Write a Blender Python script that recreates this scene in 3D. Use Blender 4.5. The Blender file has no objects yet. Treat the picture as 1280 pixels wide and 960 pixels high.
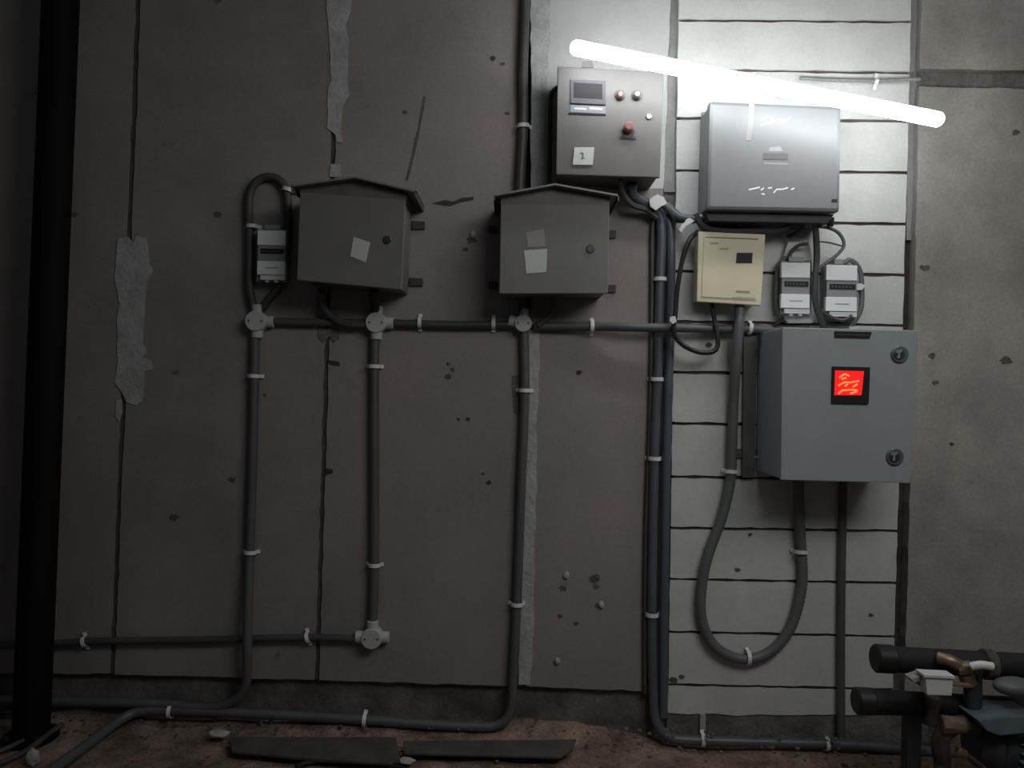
import bpy, bmesh, math, random
from mathutils import Vector, Matrix, noise

# ------------------------------------------------------------------ camera, world, exposure
D, H, FPX, ROLL = 2.8, 1.21, 1000.0, math.radians(1.2)
scene = bpy.context.scene
COL = scene.collection
RIGHT = Vector((math.cos(ROLL), 0, math.sin(ROLL)))
UP = Vector((-math.sin(ROLL), 0, math.cos(ROLL)))
FWD = Vector((0, 1, 0))
CAM = Vector((0, -D, H))
cd = bpy.data.cameras.new('camera')
cam = bpy.data.objects.new('camera', cd)
COL.objects.link(cam)
cd.sensor_width = 36.0
cd.lens = FPX / 1280 * 36.0
cd.clip_start = 0.02
m = Matrix((RIGHT, UP, -FWD)).transposed().to_4x4()
m.translation = CAM
cam.matrix_world = m
scene.camera = cam

w = bpy.data.worlds.new('world')
scene.world = w
w.use_nodes = True
w.node_tree.nodes['Background'].inputs[0].default_value = (0.80, 0.90, 1.0, 1)
w.node_tree.nodes['Background'].inputs[1].default_value = 0.042
TUBE_STRENGTH = 22.0
# added fill light behind the camera, to the right, lifting the lower wall
ld = bpy.data.lights.new('added_fill_light', 'AREA')
ld.shape = 'RECTANGLE'
ld.size, ld.size_y = 1.6, 0.7
ld.energy = 14.0
ld.color = (1.0, 0.985, 0.95)
lo_ = bpy.data.objects.new('added_fill_light', ld)
COL.objects.link(lo_)
lo_.location = (1.25, -2.1, 2.45)
lo_.rotation_euler = (Vector((0.45, 0.0, 0.8)) - lo_.location).to_track_quat('-Z', 'Y').to_euler()
scene.view_settings.view_transform = 'Standard'
scene.view_settings.look = 'None'
scene.view_settings.gamma = 1
scene.view_settings.use_curve_mapping = False
scene.view_settings.exposure = 0.25
random.seed(7)


# ------------------------------------------------------------------ measuring helpers
def P(px, py, d=0.0):
    """point seen at pixel (px, py) lying d metres in front of the wall face (y = 0)"""
    r = FWD + RIGHT * ((px - 640) / FPX) + UP * (-(py - 480) / FPX)
    return CAM + r * (D - d)


def G(px, py, z=0.0):
    """point on the horizontal plane of height z"""
    r = FWD + RIGHT * ((px - 640) / FPX) + UP * (-(py - 480) / FPX)
    return CAM + r * ((z - H) / r.z)


# ------------------------------------------------------------------ materials
MATS = {}


def mat(name, col, rough=0.6, metal=0.0, var=0.0, scale=8.0, bump=0.0, bscale=60.0, emit=None, estr=0.0,
        spots=None, col2=None, fine=0.0, spec=0.5, coat=0.0):
    if name in MATS:
        return MATS[name]
    mt = bpy.data.materials.new(name)
    mt.use_nodes = True
    nt = mt.node_tree
    N, L = nt.nodes, nt.links
    b = N['Principled BSDF']
    b.inputs['Roughness'].default_value = rough
    b.inputs['Metallic'].default_value = metal
    b.inputs['Specular IOR Level'].default_value = spec
    b.inputs['Coat Weight'].default_value = coat
    b.inputs['Base Color'].default_value = (*col, 1)
    tc = N.new('ShaderNodeTexCoord')
    geo = N.new('ShaderNodeNewGeometry')
    src = geo.outputs['Position']
    cur = None
    if var > 0:
        n = N.new('ShaderNodeTexNoise')
        n.inputs['Scale'].default_value = scale
        n.inputs['Detail'].default_value = 7
        n.inputs['Roughness'].default_value = 0.62
        L.new(src, n.inputs['Vector'])
        r = N.new('ShaderNodeValToRGB')
        c2 = col2 or tuple(c * (1 - var) for c in col)
        r.color_ramp.elements[0].position = 0.33
        r.color_ramp.elements[1].position = 0.68
        r.color_ramp.elements[0].color = (*c2, 1)
        r.color_ramp.elements[1].color = (*tuple(min(1, c * (1 + var * 0.5)) for c in col), 1)
        L.new(n.outputs['Fac'], r.inputs['Fac'])
        cur = r.outputs['Color']
    if fine > 0:
        n2 = N.new('ShaderNodeTexNoise')
        n2.inputs['Scale'].default_value = 90
        n2.inputs['Detail'].default_value = 4
        L.new(src, n2.inputs['Vector'])
        mr = N.new('ShaderNodeMapRange')
        mr.inputs['From Min'].default_value = 0.3
        mr.inputs['From Max'].default_value = 0.7
        mr.inputs['To Min'].default_value = 1 - fine
        mr.inputs['To Max'].default_value = 1 + fine * 0.5
        L.new(n2.outputs['Fac'], mr.inputs['Value'])
        mx = N.new('ShaderNodeMix')
        mx.data_type = 'RGBA'
        mx.blend_type = 'MULTIPLY'
        mx.inputs['Factor'].default_value = 1
        if cur is None:
            mx.inputs['A'].default_value = (*col, 1)
        else:
            L.new(cur, mx.inputs['A'])
        cb = N.new('ShaderNodeCombineColor')
        for i in range(3):
            L.new(mr.outputs['Result'], cb.inputs[i])
        L.new(cb.outputs['Color'], mx.inputs['B'])
        cur = mx.outputs['Result']
    if spots:
        # irregular dark stains: stretched noise pushed through a hard ramp
        sc, lo, hi, scol = spots
        n3 = N.new('ShaderNodeTexNoise')
        n3.inputs['Scale'].default_value = sc
        n3.inputs['Detail'].default_value = 5
        n3.inputs['Roughness'].default_value = 0.7
        L.new(src, n3.inputs['Vector'])
        r3 = N.new('ShaderNodeMapRange')
        r3.inputs['From Min'].default_value = lo
        r3.inputs['From Max'].default_value = hi
        L.new(n3.outputs['Fac'], r3.inputs['Value'])
        mx = N.new('ShaderNodeMix')
        mx.data_type = 'RGBA'
        L.new(r3.outputs['Result'], mx.inputs['Factor'])
        if cur is None:
            mx.inputs['A'].default_value = (*col, 1)
        else:
            L.new(cur, mx.inputs['A'])
        mx.inputs['B'].default_value = (*scol, 1)
        cur = mx.outputs['Result']
    if cur is not None:
        L.new(cur, b.inputs['Base Color'])
    if bump > 0:
        n4 = N.new('ShaderNodeTexNoise')
        n4.inputs['Scale'].default_value = bscale
        n4.inputs['Detail'].default_value = 6
        L.new(src, n4.inputs['Vector'])
        bp = N.new('ShaderNodeBump')
        bp.inputs['Strength'].default_value = bump
        bp.inputs['Distance'].default_value = 0.01
        L.new(n4.outputs['Fac'], bp.inputs['Height'])
        L.new(bp.outputs['Normal'], b.inputs['Normal'])
    if emit:
        b.inputs['Emission Color'].default_value = (*emit, 1)
        b.inputs['Emission Strength'].default_value = estr
    MATS[name] = mt
    return mt


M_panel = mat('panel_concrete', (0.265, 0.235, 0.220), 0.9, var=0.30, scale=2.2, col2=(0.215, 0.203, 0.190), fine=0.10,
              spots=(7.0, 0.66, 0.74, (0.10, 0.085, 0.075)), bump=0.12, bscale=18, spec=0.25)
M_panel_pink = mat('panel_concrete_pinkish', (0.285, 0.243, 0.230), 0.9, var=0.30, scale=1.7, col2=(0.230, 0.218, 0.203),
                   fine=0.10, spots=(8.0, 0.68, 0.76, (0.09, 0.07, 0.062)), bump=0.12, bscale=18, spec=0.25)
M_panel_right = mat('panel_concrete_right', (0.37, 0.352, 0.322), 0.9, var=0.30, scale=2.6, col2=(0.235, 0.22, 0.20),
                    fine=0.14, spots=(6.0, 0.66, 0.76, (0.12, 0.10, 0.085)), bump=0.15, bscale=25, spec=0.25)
M_panel_glow = mat('panel_tube_glow', (0.50, 0.505, 0.495), 0.85, var=0.12, scale=3, fine=0.06, bump=0.1, bscale=20, spec=0.25)  # panel colour paled to carry the glow around the tube
M_back = mat('joint_mortar_dark', (0.075, 0.062, 0.055), 0.95, var=0.4, scale=20, bump=0.3, bscale=80, spec=0.1)
M_fill = mat('joint_brown', (0.11, 0.085, 0.078), 0.95, var=0.3, scale=20, bump=0.3, bscale=80, spec=0.1)
M_block = mat('white_painted_block', (0.57, 0.58, 0.56), 0.75, var=0.12, scale=5, fine=0.06,
              spots=(13.0, 0.72, 0.78, (0.25, 0.23, 0.21)), bump=0.10, bscale=40, spec=0.3)
M_mortar = mat('white_mortar', (0.42, 0.43, 0.42), 0.9, var=0.22, scale=14, fine=0.12, bump=0.4, bscale=60, spec=0.2)
M_mortar_mid = mat('mid_grey_mortar', (0.28, 0.285, 0.28), 0.9, var=0.2, scale=12, fine=0.1, bump=0.3, bscale=50, spec=0.2)
M_mortar_grey = mat('grey_mortar', (0.17, 0.165, 0.155), 0.95, var=0.4, scale=10, fine=0.2, bump=0.5, bscale=50, spec=0.2)
M_beam = mat('foundation_concrete', (0.15, 0.14, 0.128), 0.95, var=0.5, scale=7, fine=0.2, bump=0.5, bscale=40, spec=0.2)
M_dirt = mat('sandy_dirt', (0.30, 0.215, 0.17), 0.97, var=0.5, scale=6, col2=(0.10, 0.075, 0.06), fine=0.3,
             spots=(16.0, 0.60, 0.68, (0.09, 0.035, 0.022)), bump=0.7, bscale=70, spec=0.1)
M_enc = mat('enclosure_olive_grey', (0.160, 0.157, 0.142), 0.55, var=0.10, scale=9, fine=0.04, bump=0.03, bscale=30)
M_enc_roof = mat('enclosure_roof_steel', (0.12, 0.112, 0.105), 0.5, var=0.25, scale=12, bump=0.05)
M_roof_top = mat('roof_sheet_grey', (0.20, 0.19, 0.18), 0.45, var=0.2, scale=12, bump=0.05)
M_ctrl = mat('control_box_beige_grey', (0.115, 0.109, 0.105), 0.5, var=0.10, scale=9, fine=0.04, bump=0.03, bscale=30)
M_inv = mat('inverter_silver_grey', (0.135, 0.142, 0.148), 0.42, var=0.06, scale=6, fine=0.03)
M_under = mat('cast_black', (0.045, 0.04, 0.045), 0.6, var=0.3, scale=20)
M_grey = mat('ral_grey_powder_coat', (0.30, 0.34, 0.36), 0.45, var=0.05, scale=7, fine=0.03, bump=0.05, bscale=250)
M_tan = mat('tan_plastic', (0.62, 0.57, 0.41), 0.5, var=0.06, scale=10)
M_white = mat('white_plastic', (0.62, 0.63, 0.63), 0.5)
M_clip = mat('pale_grey_plastic', (0.72, 0.73, 0.73), 0.5)
M_jbox = mat('junction_box_grey', (0.46, 0.485, 0.47), 0.55)
M_meter = mat('meter_grey', (0.24, 0.245, 0.25), 0.5)
M_meter_cover = mat('meter_cover_white', (0.74, 0.76, 0.77), 0.45)
M_pvc = mat('grey_pvc', (0.092, 0.096, 0.10), 0.5, var=0.15, scale=14)
M_pvcd = mat('dark_grey_pvc', (0.065, 0.063, 0.062), 0.5, var=0.2, scale=14)
M_pvcb = mat('blue_grey_pvc', (0.095, 0.108, 0.125), 0.38, var=0.15, scale=14)
M_flex = mat('flexible_conduit_grey', (0.125, 0.132, 0.138), 0.5, var=0.1, scale=14)
M_black = mat('black_rubber', (0.012, 0.012, 0.013), 0.5)
M_postm = mat('black_painted_steel', (0.0035, 0.0033, 0.003), 0.7, spec=0.15)
M_screen = mat('black_display', (0.015, 0.013, 0.016), 0.6, spec=0.3)
M_dispg = mat('grey_display_window', (0.07, 0.066, 0.08), 0.6)
M_paper = mat('white_paper', (0.50, 0.52, 0.50), 0.8, var=0.06, scale=40)
M_paperg = mat('faded_paper', (0.26, 0.25, 0.235), 0.8)
M_chrome = mat('chrome', (0.6, 0.62, 0.63), 0.25, metal=1)
M_darkmetal = mat('dark_lock_metal', (0.06, 0.065, 0.065), 0.4, metal=0.6)
M_lockring = mat('blue_grey_lock_ring', (0.12, 0.16, 0.175), 0.35, metal=0.3)
M_red = mat('red_plastic', (0.22, 0.10, 0.09), 0.4)
M_lampr = mat('red_lamp_lens', (0.17, 0.10, 0.10), 0.3)
M_lampg = mat('green_lamp_lens', (0.12, 0.13, 0.11), 0.3)
M_steel = mat('galvanised_steel', (0.17, 0.165, 0.155), 0.5, metal=0.3, var=0.2, scale=20)
M_strut = mat('dark_steel_strut', (0.10, 0.098, 0.09), 0.6, var=0.2, scale=20)
M_ins = mat('black_pipe_insulation', (0.012, 0.012, 0.012), 0.75, var=0.3, scale=20, bump=0.2)
M_brass = mat('tarnished_brass', (0.30, 0.22, 0.16), 0.42, metal=0.6, var=0.4, scale=30)
M_pumpb = mat('pump_motor_blue_grey', (0.12, 0.16, 0.19), 0.45, var=0.2, scale=20)
M_pumpd = mat('dark_cast_iron', (0.03, 0.035, 0.04), 0.6, var=0.3, scale=30)
M_rust = mat('rusty_iron', (0.10, 0.075, 0.062), 0.7, metal=0.2, var=0.5, scale=30, bump=0.3)
M_board = mat('dark_dusty_board', (0.085, 0.072, 0.064), 0.85, var=0.35, scale=12, fine=0.15, bump=0.2, bscale=40)
M_stone = mat('pale_rubble', (0.42, 0.41, 0.38), 0.9, var=0.2, scale=30, bump=0.3)
M_faint = mat('faint_crack', (0.125, 0.115, 0.105), 0.95, var=0.3, scale=60)
M_crack = mat('crack_black', (0.05, 0.04, 0.036), 0.95)
M_stain = mat('chipped_concrete_dark', (0.12, 0.098, 0.088), 0.95, var=0.4, scale=60, bump=0.4)
M_ledred = mat('red_led_panel', (0.05, 0.0, 0.0), 0.4, emit=(1.0, 0.012, 0.012), estr=0.85)
M_ledor = mat('bright_led_digits', (0.1, 0.02, 0.0), 0.4, emit=(1.0, 0.22, 0.06), estr=1.1)
M_tube = mat('lit_led_tube', (0.9, 0.9, 0.9), 0.4, emit=(0.95, 0.985, 1.0), estr=TUBE_STRENGTH)
M_ceil = mat('ceiling_concrete', (0.25, 0.24, 0.23), 0.9, var=0.2, scale=3)

# ------------------------------------------------------------------ object helpers
WLOC = {}


def bounds(bm):
    vs = [v.co for v in bm.verts]
    lo = Vector((min(v.x for v in vs), min(v.y for v in vs), min(v.z for v in vs)))
    hi = Vector((max(v.x for v in vs), max(v.y for v in vs), max(v.z for v in vs)))
    return lo, hi


def tag(o, label=None, cat=None, group=None, kind=None):
    if label: o['label'] = label
    if cat: o['category'] = cat
    if group: o['group'] = group
    if kind: o['kind'] = kind
    return o


def obj(name, bm, material, parent=None, label=None, cat=None, group=None, kind=None, smooth=False):
    bmesh.ops.recalc_face_normals(bm, faces=bm.faces)
    if parent is None:
        lo, hi = bounds(bm)
        org = Vector(((lo.x + hi.x) / 2, (lo.y + hi.y) / 2, lo.z))
    else:
        org = WLOC[parent.name]
    for v in bm.verts:
        v.co -= org
    me = bpy.data.meshes.new(name)
    bm.to_mesh(me)
    bm.free()
    if smooth:
        for p in me.polygons:
            p.use_smooth = True
        try:
            me.set_sharp_from_angle(angle=math.radians(40))
        except Exception:
            pass
    me.materials.append(material)
    o = bpy.data.objects.new(name, me)
    COL.objects.link(o)
    if parent is None:
        o.location = org
    else:
        o.parent = parent
    WLOC[o.name] = org.copy()
    return tag(o, label, cat, group, kind)


def thing(name, loc, label, cat, group=None):
    o = bpy.data.objects.new(name, None)
    o.empty_display_size = 0.1
    COL.objects.link(o)
    o.location = loc
    WLOC[o.name] = Vector(loc)
    return tag(o, label, cat, group)


def B():
    return bmesh.new()


def prism(bm, pts, off, bevel=0.0):
    """extrude a planar polygon pts (world points) by the vector off"""
    v0 = [bm.verts.new(p) for p in pts]
    v1 = [bm.verts.new(Vector(p) + Vector(off)) for p in pts]
    n = len(pts)
    fs = [bm.faces.new(v0), bm.faces.new(list(reversed(v1)))]
    for i in range(n):
        fs.append(bm.faces.new((v0[i], v1[i], v1[(i + 1) % n], v0[(i + 1) % n])))
    if bevel > 0:
        es = set()
        for f in fs:
            es.update(f.edges)
        bmesh.ops.bevel(bm, geom=list(es), offset=bevel, segments=2, affect='EDGES', profile=0.6)
    return bm


def slab(quad, d1, d0=0.0, bevel=0.0, bm=None):
    """a prism whose FRONT face is the pixel polygon quad at depth d1, reaching back to depth d0"""
    bm = bm or B()
    return prism(bm, [P(x, y, d1) for x, y in quad], (0, d1 - d0, 0), bevel)


def box(bm, lo, hi, bevel=0.0):
    x0, y0, z0 = lo
    x1, y1, z1 = hi
    return prism(bm, [(x0, y0, z0), (x1, y0, z0), (x1, y0, z1), (x0, y0, z1)], (0, y1 - y0, 0), bevel)


def frame_of(t):
    t = t.normalized()
    a = Vector((0, 1, 0)) if abs(t.y) < 0.9 else Vector((1, 0, 0))
    u = t.cross(a).normalized()
    return u, t.cross(u).normalized()


def spline(pts, step=0.02):
    pts = [Vector(p) for p in pts]
    if len(pts) < 3:
        return pts
    out = []
    ext = [pts[0] * 2 - pts[1]] + pts + [pts[-1] * 2 - pts[-2]]
    for i in range(1, len(ext) - 2):
        p0, p1, p2, p3 = ext[i - 1:i + 3]
        n = max(2, int((p2 - p1).length / step))
        # centripetal-ish: scale tangents to segment length so uneven spacing does not overshoot
        L = (p2 - p1).length
        t1 = (p2 - p0).normalized() * L
        t2 = (p3 - p1).normalized() * L
        for k in range(n):
            t = k / n
            h00 = 2 * t ** 3 - 3 * t * t + 1
            h10 = t ** 3 - 2 * t * t + t
            h01 = -2 * t ** 3 + 3 * t * t
            h11 = t ** 3 - t * t
            out.append(p1 * h00 + t1 * h10 + p2 * h01 + t2 * h11)
    out.append(pts[-1])
    return out


def sweep(bm, pts, r, seg=12, corr=0.0):
    """tube along pts; corr > 0 alternates the radius (corrugated hose)"""
    u, v = frame_of(pts[1] - pts[0])
    rings = []
    n = len(pts)
    for i, p in enumerate(pts):
        t = (pts[min(i + 1, n - 1)] - pts[max(i - 1, 0)]).normalized()
        u = (u - t * u.dot(t)).normalized()
        v = t.cross(u)
        rr = r * (1 - corr * (i % 2))
        rings.append([bm.verts.new(p + (u * math.cos(a) + v * math.sin(a)) * rr)
                      for a in (2 * math.pi * k / seg for k in range(seg))])
    for a, b in zip(rings, rings[1:]):
        for k in range(seg):
            bm.faces.new((a[k], a[(k + 1) % seg], b[(k + 1) % seg], b[k]))
    bm.faces.new(rings[0])
    bm.faces.new(list(reversed(rings[-1])))
    return bm


def cyl(bm, a, b, r, r2=None, seg=20, bevel=0.0):
    a, b = Vector(a), Vector(b)
    r2 = r if r2 is None else r2
    u, v = frame_of(b - a)
    t = (b - a).normalized()
    prof = [(0, r), (1, r2)]
    L = (b - a).length
    if bevel > 0:
        prof = [(0, r - bevel), (bevel / L, r), (1 - bevel / L, r2), (1, r2 - bevel)]
    rings = [[bm.verts.new(a + (b - a) * s + (u * math.cos(q) + v * math.sin(q)) * rr)
              for q in (2 * math.pi * k / seg for k in range(seg))] for s, rr in prof]
    for x, y in zip(rings, rings[1:]):
        for k in range(seg):
            bm.faces.new((x[k], x[(k + 1) % seg], y[(k + 1) % seg], y[k]))
    bm.faces.new(rings[0])
    bm.faces.new(list(reversed(rings[-1])))
    return bm


def rough_poly(quad, jit, n=12, seed=0):
    """subdivide the pixel polygon's edges and nudge the new points so the outline is worn"""
    rnd = random.Random(seed)
    out = []
    k = len(quad)
    for i in range(k):
        a, b = quad[i], quad[(i + 1) % k]
        L = math.hypot(b[0] - a[0], b[1] - a[1])
        nx, ny = -(b[1] - a[1]) / L, (b[0] - a[0]) / L
        m_ = max(1, int(L / n))
        for j in range(m_):
            t = j / m_
            e = rnd.uniform(-jit, jit) if j else 0
            out.append((a[0] + (b[0] - a[0]) * t + nx * e, a[1] + (b[1] - a[1]) * t + ny * e))
    return out


# ------------------------------------------------------------------ the setting: wall, floor
wb = B()
box(wb, (-3.6, 0.045, -0.12), (3.8, 0.16, 3.15))
wall = obj('wall_back', wb, M_back, kind='structure',
           label='brown-grey concrete panel wall with a white-painted block column, behind all the boxes')


def wall_piece(name, quad, material, front=0.0, back=0.05, jit=0.0, seed=0, label=None, bevel=0.0):
    q = rough_poly(quad, jit, 14, seed) if jit else quad
    b = slab(q, front, -back, bevel)
    return obj(name, b, material, wall, label=label)


def lerp_line(p, q, y):
    t = (y - p[1]) / (q[1] - p[1])
    return p[0] + (q[0] - p[0]) * t


TOPY = -640
J1 = ((172.5, 0), (140, 842)); J2 = ((422, 0), (396, 849)); J3 = ((661, 0), (650, 858))
JD = ((838, 0), (806, 864)); JE = ((1152, 0), (1131, 866))


def span(name, la, lb, ha, hb, yb_a, yb_b, material, seed, y0=TOPY, y0b=None, label=None):
    y0b = y0 if y0b is None else y0b
    q = [(lerp_line(*la, y0) + ha, y0), (lerp_line(*lb, y0b) - hb, y0b),
         (lerp_line(*lb, yb_b) - hb, yb_b), (lerp_line(*la, yb_a) + ha, yb_a)]
    return wall_piece(name, q, material, jit=0.9, seed=seed, label=label)


LEFT = ((-470, 0), (-480, 842)); RGT = ((1880, 0), (1880, 842))
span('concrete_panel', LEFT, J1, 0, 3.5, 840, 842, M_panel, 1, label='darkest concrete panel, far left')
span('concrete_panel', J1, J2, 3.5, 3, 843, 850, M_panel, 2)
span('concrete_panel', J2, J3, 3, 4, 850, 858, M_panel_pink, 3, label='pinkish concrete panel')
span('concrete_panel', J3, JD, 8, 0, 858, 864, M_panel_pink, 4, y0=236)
span('concrete_panel', J3, JD, 8, 0, 235.5, 235.5, M_panel_glow, 4, label='top of the panel behind the upper control box, paled by painted tube glow')
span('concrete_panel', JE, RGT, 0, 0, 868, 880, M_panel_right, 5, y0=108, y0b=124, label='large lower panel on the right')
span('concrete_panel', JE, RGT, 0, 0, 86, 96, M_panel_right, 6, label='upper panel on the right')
wall_piece('joint_filler', [(lerp_line(*J1, TOPY) - 7, TOPY), (lerp_line(*J1, TOPY) + 7, TOPY), (147, 842), (133, 842)], M_fill, front=-0.007, back=0.044)
wall_piece('joint_filler', [(lerp_line(*J2, TOPY) - 7, TOPY), (lerp_line(*J2, TOPY) + 7, TOPY), (403, 849), (389, 849)], M_fill, front=-0.007, back=0.044)
wall_piece('joint_filler', [(864, TOPY), (1153, TOPY), (1114, 892), (836, 890)], M_fill, front=-0.009, back=0.044)
# mortar in the long horizontal joint at the right
wall_piece('mortar_joint', [(1146, 84), (1880, 94), (1880, 128), (1146, 110)], M_mortar_grey, front=-0.028, back=0.048)
wall_piece('mortar_joint', [(836, TOPY), (852, TOPY), (845, 240), (830, 240)], M_mortar_mid, front=-0.02, back=0.048, jit=1, seed=3)
wall_piece('mortar_joint', [(830, 240), (845, 240), (835, 893), (802, 893)], M_mortar_grey, front=-0.03, back=0.048, jit=1, seed=4)
wall_piece('mortar_joint', [(1142, TOPY), (1158, TOPY), (1147, 300), (1133, 300)], M_mortar_mid, front=-0.03, back=0.048)
# the white-painted blocks
jl = [-348, -286, -224, -162, -100, -38, 25, 87, 148, 213, 277, 339, 402, 465, 529, 596, 660, 724, 790, 856, 893]
jr = [-348, -286, -224, -162, -100, -38, 27, 91, 152, 216, 280, 344, 407, 470, 534, 600, 664, 729, 796, 862, 893]
for i in range(len(jl) - 1):
    def ex(y, L):
        return (848.5 - 13.5 * y / 893) if L else (1139.5 - 24 * y / 893)
    g = 1.9
    q = [(ex(jl[i], 1), jl[i] + g), (ex(jr[i], 0), jr[i] + g), (ex(jr[i + 1], 0), jr[i + 1] - g), (ex(jl[i + 1], 1), jl[i + 1] - g)]
    if i == len(jl) - 2:
        q = [q[0], q[1], (1115, 893), (1000, 894), (950, 893), (920, 895), (895, 892), (860, 893), (834, 891)]
    wall_piece('block', q, M_block, front=random.uniform(0.0, 0.003), back=0.048, jit=0.7, seed=40 + i)
# grey mortar bed under the blocks and the foundation beam
wall_piece('mortar_bed', [(834, 891), (1160, 893), (1160, 950), (834, 945)], M_mortar_grey, front=-0.004, back=0.048, jit=1.2, seed=9,
           label='rough grey mortar bed under the white blocks')
bb = B()
nx = 90
rows = [(0.0, 0.22), (0.018, 0.2), (0.022, 0.14), (0.012, 0.07), (0.0, 0.0)]
grid = []
for j in range(9):
    row = []
    for i in range(nx + 1):
        x = -3.5 + i * 7.2 / nx
        z = 0.26 - j * 0.29 / 8
        yy = 0.03 - 0.012 * j / 8 + 0.012 * noise.noise(Vector((x * 7, z * 16, 3)))
        row.append(bb.verts.new((x, yy, z)))
    grid.append(row)
for j in range(8):
    for i in range(nx):
        bb.faces.new((grid[j][i], grid[j][i + 1], grid[j + 1][i + 1], grid[j + 1][i]))
obj('foundation_beam', bb, M_beam, wall, label='dark rough concrete strip along the wall foot', smooth=True)
# solid core of the strip
# mortar smears and repairs
wall_piece('mortar_patch', [(147, 298), (160, 296), (166, 303), (170, 295), (182, 297), (186, 330), (192, 338), (183, 352), (180, 392), (178, 430),
                            (184, 440), (178, 446), (190, 452), (190, 462), (180, 464), (178, 500), (170, 507), (158, 503), (152, 490),
                            (143, 478), (147, 455), (146, 400), (149, 380), (143, 350)],
           M_mortar, front=0.004, back=0.0, jit=1.0, seed=21, label='large white mortar smear over the left joint')
wall_piece('mortar_patch', [(145, 500), (152, 499), (153, 515), (149, 528), (144, 520)], M_mortar, front=0.003, back=0.0, jit=0.7, seed=22)
wall_piece('mortar_patch', [(411, -200), (438, -200), (438, 15), (431, 30), (436, 50), (434, 100), (436, 118), (428, 132), (426, 160), (428, 178),
                            (421, 178), (419, 168), (409, 160), (410, 110), (414, 100), (411, 40), (408, 10)],
           M_mortar, front=0.004, back=0.0, jit=1.0, seed=23, label='long pale mortar smear above the left enclosure')
wall_piece('mortar_patch', [(413, 205), (425, 205), (426, 221), (412, 221)], M_mortar, front=0.004, back=0.0, jit=0.8, seed=24)
wall_piece('mortar_patch', [(398, 410), (423, 411), (424, 424), (416, 428), (412, 420), (404, 428), (398, 422)], M_mortar_grey, front=0.004,
           back=0.0, jit=0.7, seed=25)
wall_piece('mortar_patch', [(661, -200), (690, -200), (688, 40), (683, 110), (681, 235), (664, 235), (664, 120)], M_mortar, front=0.003, back=0.04, jit=1.2,
           seed=26, label='white mortar filling the joint beside the upper conduit')
wall_piece('mortar_patch', [(660, 412), (674, 413), (675, 455), (671, 520), (671, 600), (668, 700), (668, 780), (663, 856), (648, 856), (652, 700),
                            (658, 560)], M_mortar, front=0.003, back=0.04, jit=1.0, seed=27,
           label='narrow white mortar stripe beside the middle conduit')
wall_piece('mortar_patch', [(640, 470), (650, 468), (650, 520), (642, 516)], M_mortar_grey, front=0.002, back=0.0, jit=1.2, seed=28)
wall_piece('mortar_patch', [(395, 371), (405, 371), (405, 396), (396, 396)], M_mortar_grey, front=0.003, back=0.0, jit=0.5, seed=29)
wall_piece('mortar_patch', [(875, 893), (882, 893), (882, 914), (875, 914)], M_mortar, front=0.006, back=0.0, jit=0.5, seed=30)
# joint chips, cracks and pits
wall_piece('crack', [(529, 120), (532, 121), (527, 150), (519, 190), (510, 226), (506, 226), (515, 190), (522, 160)], M_faint, front=0.0008, back=0.0,
           jit=0.6, seed=31, label='thin slanting crack right of the left enclosure')
wall_piece('crack', [(540, 254), (556, 250), (566, 252), (578, 247), (592, 246), (592, 250), (576, 253), (562, 258), (548, 256)], M_crack, front=0.001,
           back=0.0, jit=0.8, seed=32, label='short dark chipped crack')
wall_piece('crack', [(410, 450), (424, 452), (425, 458), (412, 456)], M_crack, front=0.001, back=0.0, jit=0.6, seed=33)
wall_piece('crack', [(407, 585), (416, 587), (416, 592), (407, 594)], M_crack, front=0.001, back=0.0, jit=0.6, seed=33)
for k, (x, y, r, mt) in enumerate([(704, 735, 6, M_stain), (743, 723, 9, M_stain), (745, 733, 5, M_stain), (748, 757, 6, M_stain), (695, 828, 4, M_stain),
                                   (720, 779, 4, M_stain), (585, 524, 4, M_crack), (573, 524, 3, M_crack), (611, 603, 4, M_crack), (604, 592, 3, M_stain),
                                   (566, 462, 4, M_stain), (560, 455, 3, M_stain), (724, 465, 5, M_crack), (616, 73, 5, M_crack), (628, 80, 4, M_stain),
                                   (634, 142, 4, M_stain), (272, 268, 6, M_stain), (331, 494, 3, M_stain), (218, 646, 7, M_stain), (290, 600, 6, M_stain),
                                   (93, 268, 6, M_stain), (590, 300, 7, M_stain), (582, 312, 5, M_stain), (1156, 335, 7, M_stain), (1170, 478, 5, M_stain),
                                   (1190, 555, 4, M_stain), (1270, 165, 6, M_stain), (886, 431, 5, M_stain), (852, 846, 4, M_stain), (842, 850, 6, M_stain),
                                   (922, 712, 4, M_stain), (938, 668, 3, M_stain), (1089, 769, 4, M_stain), (700, 770, 4, M_stain), (560, 470, 5, M_stain),
                                   (1165, 445, 6, M_stain), (1258, 450, 9, M_stain), (506, 140, 4, M_stain)]):
    rnd = random.Random(200 + k)
    n = 18
    rot = rnd.uniform(0, 3)
    q = []
    for i in range(n):
        a = -2 * math.pi * i / n
        rr = r * rnd.uniform(0.55, 1.05)
        q.append((x + math.cos(a + rot) * rr, y + math.sin(a + rot) * rr * rnd.uniform(0.5, 0.9)))
    wall_piece('chip', q, mt, front=0.0015 + (0.003 if x > 835 and x < 1140 else 0), back=0.0)
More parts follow.
